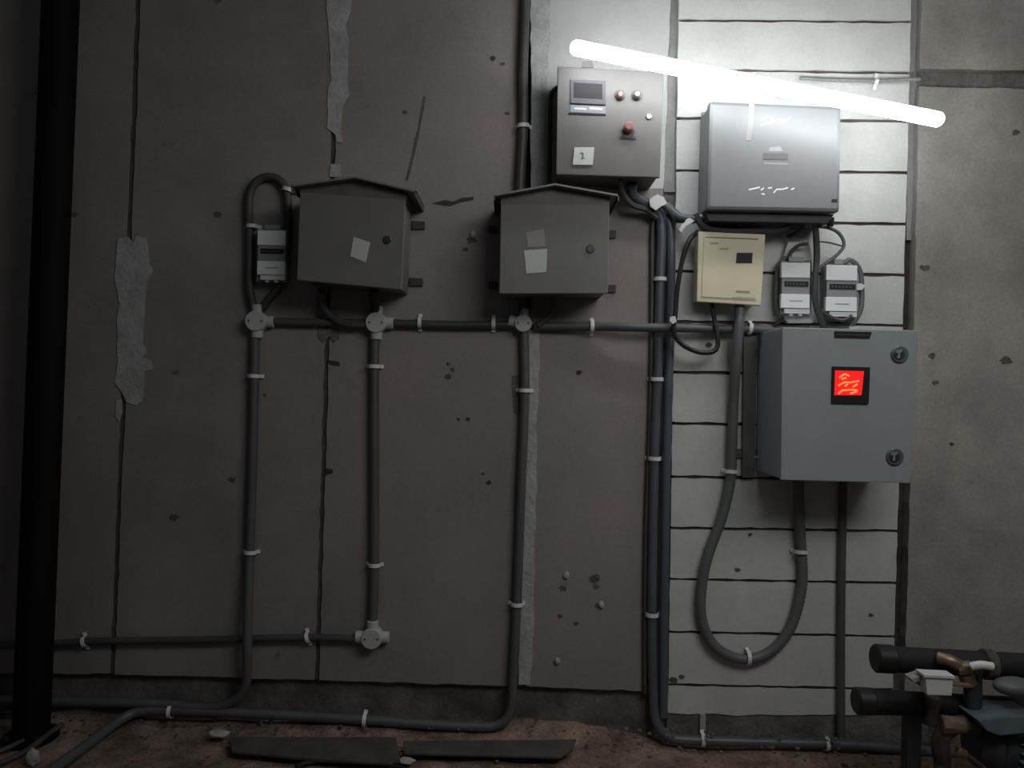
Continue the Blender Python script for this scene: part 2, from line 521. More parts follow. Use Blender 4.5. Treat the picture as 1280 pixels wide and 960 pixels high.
# pale plugs left in chipped fixing holes
for x, y in [(708, 719), (752, 756), (697, 827), (591, 293)]:
    b = B()
    bmesh.ops.create_icosphere(b, subdivisions=2, radius=0.011)
    c = P(x, y, 0.004)
    for v in b.verts:
        f = 1 + 0.35 * noise.noise(v.co * 90 + Vector((x, y, 0)))
        v.co = Vector((v.co.x * f * 0.9, v.co.y * 0.7, v.co.z * f * 1.2)) + c
    obj('fixing_plug', b, M_stone, wall, label='pale plug in a chipped fixing hole')

for nm_, x0_, x1_, lb_ in (('wall_left', -3.76, -3.6, 'plain dark concrete side wall, left'), ('wall_right', 3.8, 3.96, 'plain dark concrete side wall, right')):
    b = B()
    box(b, (x0_, -4.2, -0.12), (x1_, 0.16, 3.15))
    obj(nm_, b, M_ceil, kind='structure', label=lb_)
# floor: packed dirt banked up against the wall foot
fb = B()
nxf, nyf = 150, 60
gr = []
for j in range(nyf + 1):
    t = j / nyf
    y = 0.12 - 4.2 * t ** 2.2
    row = []
    for i in range(nxf + 1):
        x = -3.6 + 7.4 * i / nxf
        bank = 0.045 * max(0, 1 + y / 0.16) ** 1.5 if y > -0.16 else 0
        z = bank * (0.7 + 0.5 * noise.noise(Vector((x * 2.3, 0, 0)))) + 0.010 * noise.noise(Vector((x * 9, y * 9, 0))) \
            + 0.006 * noise.noise(Vector((x * 30, y * 30, 5)))
        e_ = min(1, max(0, x / 0.8))
        row.append(fb.verts.new((x, y, z * (1 - 0.5 * e_) - 0.01 - 0.045 * e_ * e_ * (3 - 2 * e_))))
    gr.append(row)
for j in range(nyf):
    for i in range(nxf):
        fb.faces.new((gr[j][i], gr[j][i + 1], gr[j + 1][i + 1], gr[j + 1][i]))
obj('floor', fb, M_dirt, kind='structure', label='reddish-brown packed dirt floor along the wall foot', smooth=True)

# ------------------------------------------------------------------ LED tube light
TD = 0.31
ta, tb = P(721, 60, TD), P(1171, 149, TD)
lt = thing('tube_light', (ta + tb) / 2, 'glowing white tube light hanging slanted above the boxes', 'lamp')
tdir = (tb - ta).normalized()
b = B()
R_ = 0.0235
pts = []
N_ = 8
u_, v_ = frame_of(tdir)
rings = []
for k in range(N_ + 1):
    a = math.pi / 2 * (1 - k / N_)
    rings.append((ta - tdir * (R_ * math.sin(a) * 0.9), R_ * max(0.05, math.cos(a))))
for k in range(1, N_ + 1):
    a = math.pi / 2 * (k / N_)
    rings.append((tb + tdir * (R_ * math.sin(a) * 0.9), R_ * max(0.05, math.cos(a))))
vr = [[b.verts.new(c + (u_ * math.cos(q) + v_ * math.sin(q)) * r) for q in (2 * math.pi * k / 24 for k in range(24))] for c, r in rings]
for x, y in zip(vr, vr[1:]):
    for k in range(24):
        b.faces.new((x[k], x[(k + 1) % 24], y[(k + 1) % 24], y[k]))
b.faces.new(vr[0]); b.faces.new(list(reversed(vr[-1])))
obj('glowing_tube', b, M_tube, lt, smooth=True)
for px, py in ((800, 76), (1092, 133)):
    b = B()
    a1 = P(px, py, TD - 0.03)
    a0 = P(px + 1, py - 1, -0.01)
    sweep(b, [a0, (a0 + a1) / 2, a1], 0.006, 8)
    obj('bracket_arm', b, M_steel, lt, smooth=True)
b = slab([(937, 108), (943, 108), (942, 150), (939, 176), (933, 175), (937, 150)], TD - 0.026, TD - 0.030)
obj('hanging_strap', b, M_white, lt, label='white strap dangling below the tube')

# ------------------------------------------------------------------ conduits
def clip(parent, px, py, d, ang, r=0.017, label=None, width=0.013, span_=0.030, mt=None):
    """saddle clip over a conduit; ang = direction of the conduit in degrees (90 = vertical)"""
    c = P(px, py, d)
    t = Vector((math.cos(math.radians(ang)), 0, math.sin(math.radians(ang))))
    s = Vector((-t.z, 0, t.x))
    b = B()
    prof = []
    n = 8
    ro = r + 0.0035
    prof.append((-span_, -r * 0.9)); prof.append((-ro, -r * 0.9))
    for k in range(n + 1):
        a = math.pi * (1 - k / n)
        prof.append((math.cos(a) * ro, math.sin(a) * ro))
    prof.append((ro, -r * 0.9)); prof.append((span_, -r * 0.9))
    prof2 = [(x, y + 0.003) if abs(x) > ro else (x * 1.12, max(y * 1.12, -r * 0.6)) for x, y in prof]
    outline = prof + list(reversed(prof2))
    # four strips: inner, outer, two sides
    def pt(q, e):
        return c + s * q[0] + Vector((0, -1, 0)) * q[1] + t * e
    hw = width / 2
    V = {}
    for nm, pr in (('i', prof), ('o', prof2)):
        for e in (-hw, hw):
            V[nm, e] = [b.verts.new(pt(q, e)) for q in pr]
    for k in range(len(prof) - 1):
        b.faces.new((V['o', -hw][k], V['o', hw][k], V['o', hw][k + 1], V['o', -hw][k + 1]))
        b.faces.new((V['i', -hw][k], V['i', -hw][k + 1], V['i', hw][k + 1], V['i', hw][k]))
        for e in (-hw, hw):
            b.faces.new((V['i', e][k], V['o', e][k], V['o', e][k + 1], V['i', e][k + 1]))
    for k in (0, -1):
        b.faces.new((V['i', -hw][k], V['i', hw][k], V['o', hw][k], V['o', -hw][k]))
    return obj('pipe_clip', b, mt or M_clip, parent)


def conduit(name, pts, label, material=M_pvc, r=0.0165, clips=(), cat='conduit', corr=0.0, step=0.02, group=None, end_d=None):
    w3 = [P(*p) if len(p) == 3 else P(p[0], p[1], 0.019) for p in pts]
    root = thing(name, Vector((w3[-1].x, 0, w3[-1].z)), label, cat,
                 group or ('flexible conduits on the wall' if 'flex' in name else 'rigid conduits on the wall'))
    b = B()
    sweep(b, spline(w3, step), r, 12, corr)
    obj('tube', b, material, root, smooth=True)
    for c in clips:
        px, py, ang = c[:3]
        d = c[3] if len(c) > 3 else 0.019
        clip(root, px, py, d, ang, r)
    return root


conduit('conduit', [(319, 414), (318, 470), (316, 570), (312, 690), (310, 760, 0.045), (309, 801, 0.055), (309, 840, 0.045), (305, 861, 0.035),
                    (290, 877, 0.03), (262, 884, 0.03), (200, 880, 0.028), (60, 877, 0.028), (-200, 870, 0.028), (-560, 860, 0.028)],
        'grey conduit dropping from the left junction box and turning left at the wall foot', M_pvc,
        clips=((318, 470, 89), (313, 690, 89)))
conduit('conduit', [(469, 420), (468, 458), (468, 600), (468, 706), (466, 783)],
        'short grey vertical conduit between the two round junction boxes, under the left enclosure', M_pvc,
        clips=((468, 458, 90), (468, 706, 90)))
conduit('conduit', [(655, 412), (656, 488), (651, 620), (646, 755), (641, 850, 0.024), (639, 885, 0.03), (629, 903, 0.034), (605, 909, 0.036),
                    (440, 899, 0.036), (270, 890, 0.034), (190, 888, 0.036), (165, 892, 0.045), (150, 900, 0.075)],
        'long grey conduit falling from the middle junction box and running left along the wall foot', M_pvc,
        clips=((656, 488, 90), (646, 755, 89), (456, 900, -2, 0.036), (213, 889, 0, 0.036)))
# its continuation over the floor is the same run
root = bpy.data.objects['conduit.002']
b = B()
p3 = [P(165, 892, 0.045), P(150, 900, 0.075), G(110, 930, 0.03), G(66, 962, 0.03), G(10, 1010, 0.03), G(-110, 1120, 0.03), G(-330, 1330, 0.02)]
sweep(b, spline(p3, 0.02), 0.0168, 12)
obj('floor_run', b, M_pvc, root, smooth=True)
conduit('conduit', [(661, -260), (659, -60), (657, 0), (654, 90), (654, 158), (650, 235), (652, 300), (655, 393)],
        'dark vertical conduit from above, passing behind the middle enclosure', M_pvcd, r=0.017, clips=((654, 158, 92),))
conduit('conduit', [(-560, 822), (-120, 810), (60, 805), (106, 802), (250, 800), (385, 797), (448, 799)],
        'low horizontal conduit running left from the lowest round junction box', M_pvcd, r=0.013, clips=((106, 802, 15), (385, 797, 15)))
conduit('conduit', [(334, 402), (390, 403), (456, 404)], 'short brownish conduit between the two left junction boxes',
        mat('brown_grey_pvc', (0.085, 0.07, 0.066), 0.5), r=0.014)
conduit('conduit', [(484, 404), (560, 406), (641, 406)], 'horizontal conduit between the left and middle enclosures\' junction boxes', M_pvcd, r=0.0145,
        clips=((525, 403, 0), (617, 404, 0)))
conduit('conduit', [(668, 408), (740, 408, 0.03), (785, 409, 0.055), (850, 410, 0.057), (900, 411, 0.045), (960, 412, 0.03), (1010, 413, 0.03)],
        'horizontal conduit crossing in front of the blue-grey pair beneath the tan box', M_pvc, r=0.0155,
        clips=((740, 408, 0, 0.03), (937, 411, -10, 0.03)))
conduit('conduit', [(790, 230, 0.09), (791, 243, 0.07), (803, 252, 0.05), (817, 258, 0.035), (826, 274, 0.025), (825, 350), (822, 470), (818, 573), (815, 768),
                    (817, 880, 0.022), (821, 905, 0.03), (835, 921, 0.035), (860, 925, 0.035), (1035, 930, 0.035), (1090, 933, 0.035), (1150, 938, 0.035), (1230, 946, 0.035)],
        'long blue-grey conduit from the upper control box down and along the right wall foot', M_pvcb, r=0.0170,
        clips=((825, 349, 90), (821, 474, 90), (818, 573, 90), (815, 768, 90), (878, 925, -2, 0.035), (1033, 930, -2, 0.035)))
conduit('conduit', [(880, 272, 0.08), (866, 274, 0.07), (850, 272, 0.05), (838, 262, 0.035), (829, 255, 0.03), (832, 268, 0.02), (838, 290), (838, 400), (835, 500), (832, 620), (830, 760), (829, 896)],
        'darker conduit hugging the right side of the long blue-grey one', mat('slate_pvc', (0.085, 0.10, 0.12), 0.42), r=0.0155)
conduit('conduit', [(822, 262, 0.016), (817, 272, 0.012), (815, 300, 0.010), (815, 340, 0.010), (813, 500, 0.010), (808, 640, 0.010), (806, 760, 0.010), (806, 866, 0.010)],
        'thin dark strip standing in for the shadow on the left of the blue-grey pair', M_pvcd, r=0.008)  # dark strip added where the conduit pair throws its shadow
for x, y, a in ((825, 250, 30), (842, 268, 50)):
    pass
conduit('conduit', [(1054, 596, 0.03), (1052, 700), (1051, 800), (1051, 925)],
        'straight vertical conduit under the grey enclosure down to the floor', M_pvc, r=0.0145)
conduit('conduit', [(1150, 99), (1095, 101), (1040, 100), (1000, 98)], 'thin pale conduit lying over the joint of the top white blocks', M_mortar_mid, r=0.006,
        clips=((1095, 102, -8),))
# U-shaped flexible hose
conduit('flexible_conduit', [(925, 372, 0.045), (924, 400, 0.06), (920, 450, 0.05), (917, 500, 0.03), (915, 560, 0.024), (913, 600, 0.024), (903, 645, 0.024), (885, 695, 0.024), (877, 735, 0.024),
                             (877, 772, 0.024), (888, 801, 0.024), (908, 818, 0.024), (934, 824, 0.024), (962, 815, 0.024), (985, 790, 0.024), (998, 755, 0.024), (1003, 720, 0.024),
                             (1001, 680, 0.026), (999, 640, 0.05), (998, 597, 0.09)],
        'thick U-shaped flexible conduit looping from the tan box up to the grey enclosure', M_flex, r=0.0190, corr=0.09, step=0.007,
        clips=((914, 589, 88, 0.024), (935, 822, 0, 0.024), (1001, 689, 90, 0.026)))
# loop round the left meter
conduit('flexible_conduit', [(318, 388), (312, 360), (312, 300), (311, 262), (313, 240), (322, 226), (336, 221), (350, 226), (358, 240), (360, 262), (359, 300), (357, 330), (350, 356), (336, 374), (326, 388)],
        'dark flexible conduit looped around the left meter', mat('dark_flex', (0.055, 0.053, 0.05), 0.6), r=0.0150, corr=0.08, step=0.007,
        clips=((315, 283, 90), (360, 237, 75)))

# cables
def cable(pts, label, r=0.006, material=M_black, name='cable'):
    w3 = [P(*p) for p in pts]
    b = B()
    sweep(b, spline(w3, 0.012), r, 8)
    return obj(name, b, material, label=label, cat='cable', group='cables between the boxes', smooth=True)


cable([(872, 290, 0.06), (862, 300, 0.09), (853, 325, 0.09), (847, 360, 0.085), (844, 395, 0.085), (842, 412, 0.085), (848, 426, 0.085), (862, 436, 0.085), (880, 441, 0.085), (895, 437, 0.08),
       (897, 420, 0.075), (893, 400, 0.06), (889, 372, 0.04)], 'black cable looping out left of the tan box and back under it', 0.0085)
cable([(1018, 272, 0.10), (1020, 295, 0.08), (1021, 320, 0.07), (1019, 350, 0.07), (1019, 375, 0.07), (1024, 395, 0.06), (1030, 409, 0.04)],
      'thick dark cable running down between the two right meters', 0.0115, M_pvcd)
cable([(1022, 283, 0.09), (1036, 285, 0.07), (1049, 292, 0.06), (1055, 306, 0.06), (1047, 318, 0.06), (1034, 328, 0.065), (1022, 336, 0.075)],
      'dark cable curling in a loop above the far right meter', 0.006, mat('grey_cable', (0.09, 0.09, 0.095), 0.5))
cable([(1019, 302, 0.05), (1035, 303, 0.04), (1054, 308, 0.04)], 'thin grey cable crossing the curled loop', 0.003, M_pvc)
cable([(1010, 305, 0.07), (1000, 306, 0.06), (991, 312, 0.05), (985, 325, 0.045)], 'short dark cable entering the top of the left of the two right meters', 0.006, M_pvcd)
cable([(1004, 272, 0.10), (1002, 285, 0.09), (995, 292, 0.07), (985, 296, 0.04)], 'short black cable under the right end of the inverter', 0.008, M_black)
cable([(1055, 330, 0.05), (1061, 325, 0.05), (1069, 329, 0.05), (1075, 340, 0.045), (1077, 360, 0.045), (1076, 385, 0.045), (1069, 400, 0.04), (1062, 409, 0.03)],
      'grey flexible cable curving down the right side of the far right meter', 0.0095, M_flex)
cable([(979, 396, 0.05), (974, 402, 0.045), (967, 408, 0.04)], 'short black cable below the left of the two right meters', 0.006, M_black)
cable([(1026, 388, 0.06), (1040, 397, 0.06), (1056, 400, 0.06), (1064, 394, 0.06)], 'dark cable sagging under the far right meter', 0.007, M_pvcd)
cable([(1024, 404, 0.04), (1045, 405, 0.035), (1062, 403, 0.035)], 'black cable lying behind the top of the grey enclosure', 0.008, M_black)
cable([(983, 322, 0.035), (974, 330, 0.03), (971, 350, 0.03), (971, 385, 0.03), (976, 397, 0.035)], 'grey flexible cable down the left side of the left right-hand meter', 0.008, M_flex)
cable([(468, 362, 0.10), (468, 376, 0.06), (469, 390, 0.03)], 'black cable from the left enclosure into its junction box', 0.016, M_black)
cable([(402, 362, 0.10), (402, 376, 0.06), (410, 392, 0.04), (430, 404, 0.04), (456, 406, 0.03)], 'dark grey hose curving from the left enclosure to the junction box', 0.013, M_pvcd)
cable([(670, 366, 0.09), (670, 380, 0.06), (664, 394, 0.035)], 'grey hose from the middle enclosure into its junction box', 0.012, M_pvcd)
cable([(692, 366, 0.09), (692, 382, 0.06), (686, 396, 0.04), (672, 407, 0.035)], 'second grey hose right of the first below the middle enclosure', 0.010, M_pvcd)
cable([(776, 224, 0.12), (778, 240, 0.09), (790, 256, 0.07), (808, 262, 0.05), (821, 272, 0.04)], 'dark cable sagging from the control box toward the vertical conduits', 0.011, M_pvcd)
cable([(824, 252, 0.06), (836, 264, 0.06), (843, 276, 0.04), (839, 288, 0.02)], 'black cable bending over the top of the vertical conduits', 0.008, M_pvcd)
cable([(870, 268, 0.08), (878, 282, 0.09), (900, 288, 0.085), (940, 289, 0.085), (975, 287, 0.085), (1000, 276, 0.1)],
      'dark cable bundle slung under the inverter', 0.010, mat('dark_violet_grey_cable', (0.045, 0.04, 0.048), 0.5))
cable([(696, 110, 0.08), (690, 116, 0.05), (688, 130, 0.02), (687, 175, 0.015), (686, 232, 0.015)], 'dark strand standing in for the shadow down the left side of the upper control box', 0.008, M_pvcd)  # the control box's side shadow, built as a dark strand


def rag(quad, d, label, seed):
    b = slab(rough_poly(quad, 0.9, 4, seed), d, d - 0.006)
    return obj('cable_tie', b, M_white, label=label, cat='cable tie', group='white cable ties')


rag([(812, 249), (822, 243), (830, 246), (834, 254), (826, 258), (820, 263), (813, 258)], 0.075, 'white tie around the cables at the top of the vertical conduits', 1)
rag([(848, 287), (852, 280), (862, 272), (868, 276), (858, 282), (852, 291)], 0.10, 'white tie hanging beside the lower left corner of the inverter', 2)
rag([(1064, 357), (1076, 354), (1082, 357), (1078, 362), (1066, 363)], 0.062, 'white tie at the right side of the far right meter', 3)
rag([(838, 396), (844, 395), (846, 402), (841, 405), (837, 401)], 0.10, 'small white tie on the black looping cable', 4)


# ------------------------------------------------------------------ round junction boxes
def junction(px, py, hubs, label, rot=0, d=0.045, r=0.036):
    c = P(px, py, d)
    root = thing('junction_box', Vector((c.x, 0, c.z)), label, 'junction box', 'round junction boxes on the conduits')
    b = B()
    back = Vector((c.x, 0.0, c.z))
    cyl(b, back, c + Vector((0, 0.005, 0)), r, r, 28, 0.002)
    obj('body', b, M_jbox, root, smooth=True)
    b = B()
    cyl(b, c + Vector((0, 0.006, 0)), c - Vector((0, 0.002, 0)), r * 0.97, r * 0.97, 28, 0.0015)
    lid = obj('lid', b, M_jbox, root, smooth=True)
    for s in (-1, 1):
        b = B()
        q = c + Vector((s * r * 0.6, -0.001, 0))
        cyl(b, q, q + Vector((0, -0.0025, 0)), 0.004, 0.004, 10)
        obj('screw', b, M_steel, lid, smooth=True)
    for h in hubs:
        a = math.radians(h + rot)
        dv = Vector((math.cos(a), 0, math.sin(a)))
        b = B()
        o = Vector((c.x, -0.021, c.z))
        cyl(b, o + dv * r * 0.8, o + dv * (r + 0.022), 0.0205, 0.0205, 20, 0.002)
        obj('hub', b, M_jbox, root, smooth=True)
    return root


junction(319, 401, (0, 90, 270), 'round pale junction box directly below the left meter')
junction(469.5, 403, (0, 90, 270), 'round pale junction box just below the left enclosure')
junction(654, 404, (90, 180), 'round pale junction box just below the middle enclosure, tilted', rot=-12, r=0.03)
junction(464, 799, (0, 90, 180), 'round pale junction box low on the wall at the end of the short vertical conduit')


# ------------------------------------------------------------------ enclosures
def text_mesh(s, size, at, material, parent, name='lettering', rot=0, d=0.0):
    cu = bpy.data.curves.new('t', 'FONT')
    cu.body = s
    cu.size = size
    cu.extrude = 0.0004
    cu.align_x = 'CENTER'; cu.align_y = 'CENTER'
    to = bpy.data.objects.new('t', cu)
    me = bpy.data.meshes.new_from_object(to)
    bpy.data.objects.remove(to)
    b = B()
    b.from_mesh(me)
    R = Matrix.Rotation(math.radians(rot), 4, 'Y') @ Matrix.Rotation(math.radians(90), 4, 'X')
    for v in b.verts:
        v.co = R @ v.co + at
    return obj(name, b, material, parent)


def disc(parent, name, px, py, d, r, h, material, bevel=0.0, label=None, seg=24):
    """a round piece standing h proud of depth d"""
    b = B()
    c = P(px, py, d)
    cyl(b, c + Vector((0, 0.003, 0)), c + Vector((0, -h, 0)), r, r, seg, bevel)
    return obj(name, b, material, parent, label=label, smooth=True)


def flat(parent, name, quad, d, h, material, label=None, bevel=0.0):
    return obj(name, slab(quad, d + h, d - 0.001, bevel), material, parent, label=label)


def inset(q, a, b_, c=None, e=None):
    """shrink a pixel quad TL,TR,BR,BL by a horizontally, b_ vertically"""
    (x0, y0), (x1, y1), (x2, y2), (x3, y3) = q
    return [(x0 + a, y0 + b_), (x1 - a, y1 + b_), (x2 - a, y2 - b_), (x3 + a, y3 - b_)]


def enclosure(q, d, material, label, name='enclosure', door_t=0.014, lip=2.0):
    """steel box: body (back to wall) and a door slab carrying the front face q at depth d"""
    cx = sum(p[0] for p in q) / 4
    c = P(cx, q[3][1], d)
    root = thing(name, Vector((c.x, 0, c.z)), label, 'electrical box')
    dd = d - door_t - 0.003
    # body outline = same world outline as the front, a little inset
    pts = [P(x, y, d) for x, y in inset(q, lip, lip)]
    for p in pts:
        p.y = -dd
    b = B()
    prism(b, pts, (0, dd - 0.003, 0), 0.003)
    body = obj('body', b, material, root)
    b = slab(q, d, d - door_t, 0.003)
    door = obj('door', b, material, root)
    return root, body, door


def roof(root, eaveL, peak, eaveR, d, drop, material, d_over=0.03):
    """gable roof sheet: two slopes from the peak, with gable front under it"""
    t = Vector((0, 0, -0.006))
    off = Vector((0, d + d_over, 0))
    for k, (a, c) in enumerate(((eaveL, peak), (peak, eaveR))):
        A, C = P(*a, d + d_over), P(*c, d + d_over)
        b = B()
        prism(b, [A, C, C + t, A + t], off - Vector((0, 0.002, 0)))
        obj('roof_sheet', b, M_roof_top, root)
    # folded drip lips at the eaves
    for e, s in ((eaveL, 1), (eaveR, -1)):
        A = P(*e, d + d_over)
        b = B()
        prism(b, [A, A + Vector((s * 0.004, 0, 0)), A + Vector((s * 0.004, 0, -drop)), A + Vector((0, 0, -drop))], off - Vector((0, 0.002, 0)))
        obj('drip_edge', b, material, root)


def door_lock(door, px, py, d, r=0.017, ring=M_darkmetal, core=M_steel, slot=True):
    lk = disc(door, 'lock', px, py, d, r, 0.006, ring, 0.002)
    c = P(px, py, d + 0.006)
    return lk


# left roofed enclosure
q1 = [(375, 240), (507, 250), (502, 362), (371, 350)]
r1, b1, d1 = enclosure(q1, 0.20, M_enc, 'olive-grey gable-roofed enclosure on the left, leaning slightly, with a crumpled paper on its door')
g = B()
prism(g, [P(375, 241, 0.195), P(374, 233, 0.195), P(443, 225, 0.195), P(509, 243, 0.195), P(507, 252, 0.195)], (0, 0.19, 0))
obj('gable', g, M_enc_roof, r1)
roof(r1, (364, 231), (444, 220), (520, 238), 0.20, 0.02, M_enc_roof)
door_lock(d1, 484, 300, 0.20, 0.013, M_darkmetal)
flat(d1, 'paper_sheet', [(442, 296), (463, 303), (457, 328), (438, 320)], 0.20, 0.0015, M_paper, 'crumpled white paper')
for x, y in ((525, 281), (522, 352)):
    b = slab([(x - 10, y - 5), (x + 6, y - 4), (x + 6, y + 5), (x - 10, y + 5)], 0.012, 0.001)
    obj('mounting_ear', b, M_under, r1)
# middle roofed enclosure
q2 = [(626, 255), (762, 255), (760, 367), (624, 367)]
r2, b2, d2 = enclosure(q2, 0.20, M_enc, 'olive-grey gable-roofed enclosure in the middle, with a square white paper on its door')
g = B()
prism(g, [P(626, 256, 0.195), P(626, 243, 0.195), P(693, 234, 0.195), P(763, 244, 0.195), P(762, 256, 0.195)], (0, 0.19, 0))
obj('gable', g, M_enc_roof, r2)
roof(r2, (617, 243), (694, 229), (774, 243), 0.20, 0.02, M_enc_roof)
lk = disc(d2, 'lock', 738, 311, 0.20, 0.014, 0.005, M_darkmetal, 0.002)
flat(d2, 'paper_sheet', [(655, 313), (684, 311), (683, 340), (658, 342)], 0.20, 0.0012, M_paper, 'white square paper')
flat(d2, 'faded_paper', [(657, 290), (680, 286), (682, 308), (660, 309)], 0.20, 0.0008, M_paperg, 'older faded grey paper')
for x, y in ((616, 286), (616, 356), (765, 292), (765, 360)):
    b = slab([(x - 5, y - 4), (x + 5, y - 4), (x + 5, y + 5), (x - 5, y + 5)], 0.012, 0.001)
    obj('mounting_ear', b, M_under, r2)

# upper control box
q3 = [(697, 83), (830, 90), (825, 222), (695, 218)]
r3, b3, d3 = enclosure(q3, 0.18, M_ctrl, 'beige-grey control box with display and red knob, under the left end of the tube light', name='control_box')
fr = flat(d3, 'display_bezel', [(713, 99), (757, 101), (757, 131), (713, 129)], 0.18, 0.006, M_dispg, 'dark display', 0.0015)
flat(fr, 'display_screen', [(717, 103), (753, 105), (753, 124), (717, 122)], 0.186, 0.0008, M_screen)
st = flat(d3, 'legend_strip', [(713, 131), (757, 133), (757, 142), (713, 140)], 0.18, 0.002, mat('grey_legend', (0.20, 0.195, 0.22), 0.5), 'grey legend strip')
for x0, x1 in ((718, 733), (737, 753)):
    flat(st, 'legend_mark', [(x0, 134), (x1, 135), (x1, 137.5), (x0, 136.5)], 0.182, 0.0005, M_paper)
flat(d3, 'rule_line', [(711, 140.5), (757, 142), (757, 144), (711, 142.5)], 0.18, 0.003, M_screen)
for x, mt in ((775, M_lampr), (796, M_lampg)):
    dd_ = disc(d3, 'indicator_lamp', x, 119, 0.18, 0.018, 0.006, M_ctrl, 0.002)
    disc(dd_, 'lens', x, 119, 0.186, 0.013, 0.014, mt, 0.005)
kb = disc(d3, 'knob_base', 785, 165, 0.18, 0.021, 0.004, M_darkmetal, 0.001)
disc(kb, 'stop_knob', 785, 161, 0.184, 0.0175, 0.028, M_red, 0.007, 'red mushroom knob')
flat(d3, 'knob_plate', [(775, 170), (795, 171), (795, 174), (775, 173)], 0.18, 0.003, M_under)
disc(d3, 'lock', 811, 146, 0.18, 0.010, 0.006, M_chrome, 0.002)
pl = flat(d3, 'note_sticker', [(718, 184), (743, 184), (741, 206), (716, 206)], 0.18, 0.005, M_paper, 'small white plate with a mark')
text_mesh('2', 0.030, P(728, 195, 0.186), mat('ink', (0.12, 0.12, 0.12), 0.7), pl, 'handwritten_mark', rot=-12)
flat(r3, 'top_hanger', [(728, 76), (740, 76), (742, 84), (727, 84)], 0.165, 0.004, M_ctrl)
for x, y in ((700, 92), (826, 99), (821, 214), (699, 211)):
    pass

# inverter
q4 = [(887, 126), (1052, 133), (1050, 265), (883, 262)]
c4 = P(965, 265, 0.17)
inv = thing('inverter', Vector((c4.x, 0, c4.z)), 'large silver-grey inverter with a small dark display, hanging on the white blocks', 'inverter')
b = slab(q4, 0.17, 0.125, 0.012)
cov = obj('front_cover', b, M_inv, inv, smooth=False)
b = B()
prism(b, [Vector((p.x, -0.128, p.z)) for p in [P(x, y, 0.17) for x, y in inset(q4, 2, 3)]], (0, 0.11, 0), 0.003)
obj('housing', b, M_inv, inv)
b = B()
prism(b, [Vector((p.x, -0.135, p.z)) for p in [P(885, 262, .17), P(1048, 265, .17), P(1040, 276, .17), P(890, 273, .17)]], (0, 0.12, 0))
obj('connector_tray', b, M_under, inv)
b = slab([(878, 140), (1040, 145), (1040, 262), (878, 258)], 0.018, 0.001)
obj('wall_bracket', b, M_steel, inv)
for x in (900, 925, 1000, 1022, 1038):
    b = B()
    c = P(x, 272, 0.09)
    cyl(b, c, c + Vector((0, 0, -0.03)), 0.013, 0.011, 14, 0.002)
    obj('cable_gland', b, M_black, inv, smooth=True)
ds = flat(cov, 'display', [(954, 191), (985, 192), (985, 200), (954, 199)], 0.17, 0.0015, mat('inverter_lcd', (0.07, 0.07, 0.075), 0.3), 'small dark display')
flat(cov, 'indicator_badge', [(962, 184), (975, 183), (979, 189), (961, 189)], 0.17, 0.001, mat('badge_grey', (0.24, 0.25, 0.26), 0.4))
flat(cov, 'display_rule', [(955, 203), (985, 204), (985, 206), (955, 205)], 0.17, 0.0008, mat('badge_grey', (0.24, 0.25, 0.26), 0.4))
for q in ([(1040, 249), (1047, 249), (1046, 253), (1039, 253)],):
    flat(cov, 'vent_mark', q, 0.17, 0.001, M_screen)
M_mark = mat('silver_lettering', (0.80, 0.81, 0.80), 0.3)
def strokes(parent, name, lines, d, wpx, material):
    b = B()
    for ln in lines:
        for (x0, y0), (x1, y1) in zip(ln, ln[1:]):
            L = math.hypot(x1 - x0, y1 - y0)
            nx_, ny_ = -(y1 - y0) / L * wpx / 2, (x1 - x0) / L * wpx / 2
            prism(b, [P(x0 + nx_, y0 + ny_, d + .0012), P(x1 + nx_, y1 + ny_, d + .0012), P(x1 - nx_, y1 - ny_, d + .0012), P(x0 - nx_, y0 - ny_, d + .0012)], (0, 0.0012, 0))
    return obj(name, b, material, parent)
strokes(cov, 'logo_lettering', [[(952, 149), (960, 146.5), (967, 149), (962, 153.5), (952, 156.5)], [(968, 151), (974, 149), (979, 151)], [(981, 154), (984, 149), (988, 147.5)], [(975, 154), (978, 152.5)]],
        0.17, 1.7, M_mark)
strokes(cov, 'caption_lettering', [[(936, 237), (943, 235.5), (950, 234)], [(951, 237.5), (955, 235)], [(960, 235), (965, 234.5)], [(967, 241), (971, 236.5), (978, 236.5), (985, 234.5)], [(952, 242), (956, 243)], [(989, 237), (993, 235)]],
        0.17, 1.6, M_mark)
text_b = None

# tan controller box
q5 = [(873, 289), (957, 293), (951, 382), (871, 377)]
r5, b5, d5 = enclosure(q5, 0.09, M_tan, 'small tan plastic box with a black display, under the left corner of the inverter', name='controller_box', door_t=0.02)
pn = flat(d5, 'cover_panel', [(880, 297), (950, 300), (945, 375), (877, 371)], 0.09, 0.0025, M_tan, bevel=0.001)
flat(pn, 'display', [(921, 316), (941, 316), (940, 329), (920, 329)], 0.0925, 0.001, M_screen, 'black display')
flat(pn, 'printed_caption', [(920, 363), (938, 364), (937, 366.5), (920, 365.5)], 0.0925, 0.0006, mat('tan_ink', (0.27, 0.25, 0.18), 0.6))
flat(pn, 'printed_caption', [(915, 371), (943, 372), (943, 373), (915, 372)], 0.0925, 0.0006, mat('tan_ink2', (0.38, 0.35, 0.25), 0.6))
flat(pn, 'cover_seam', [(882, 295.5), (948, 298), (948, 299.2), (882, 296.7)], 0.0925, 0.0006, mat('tan_ink', (0.27, 0.25, 0.18), 0.6))
for x, y in ((893, 304), (905, 311)):
    flat(pn, 'printed_emblem', [(x - 6, y - 1), (x + 6, y - 1.5), (x + 5, y + 1.5), (x - 5, y + 1.5)], 0.0925, 0.0005, mat('tan_ink2', (0.38, 0.35, 0.25), 0.6))

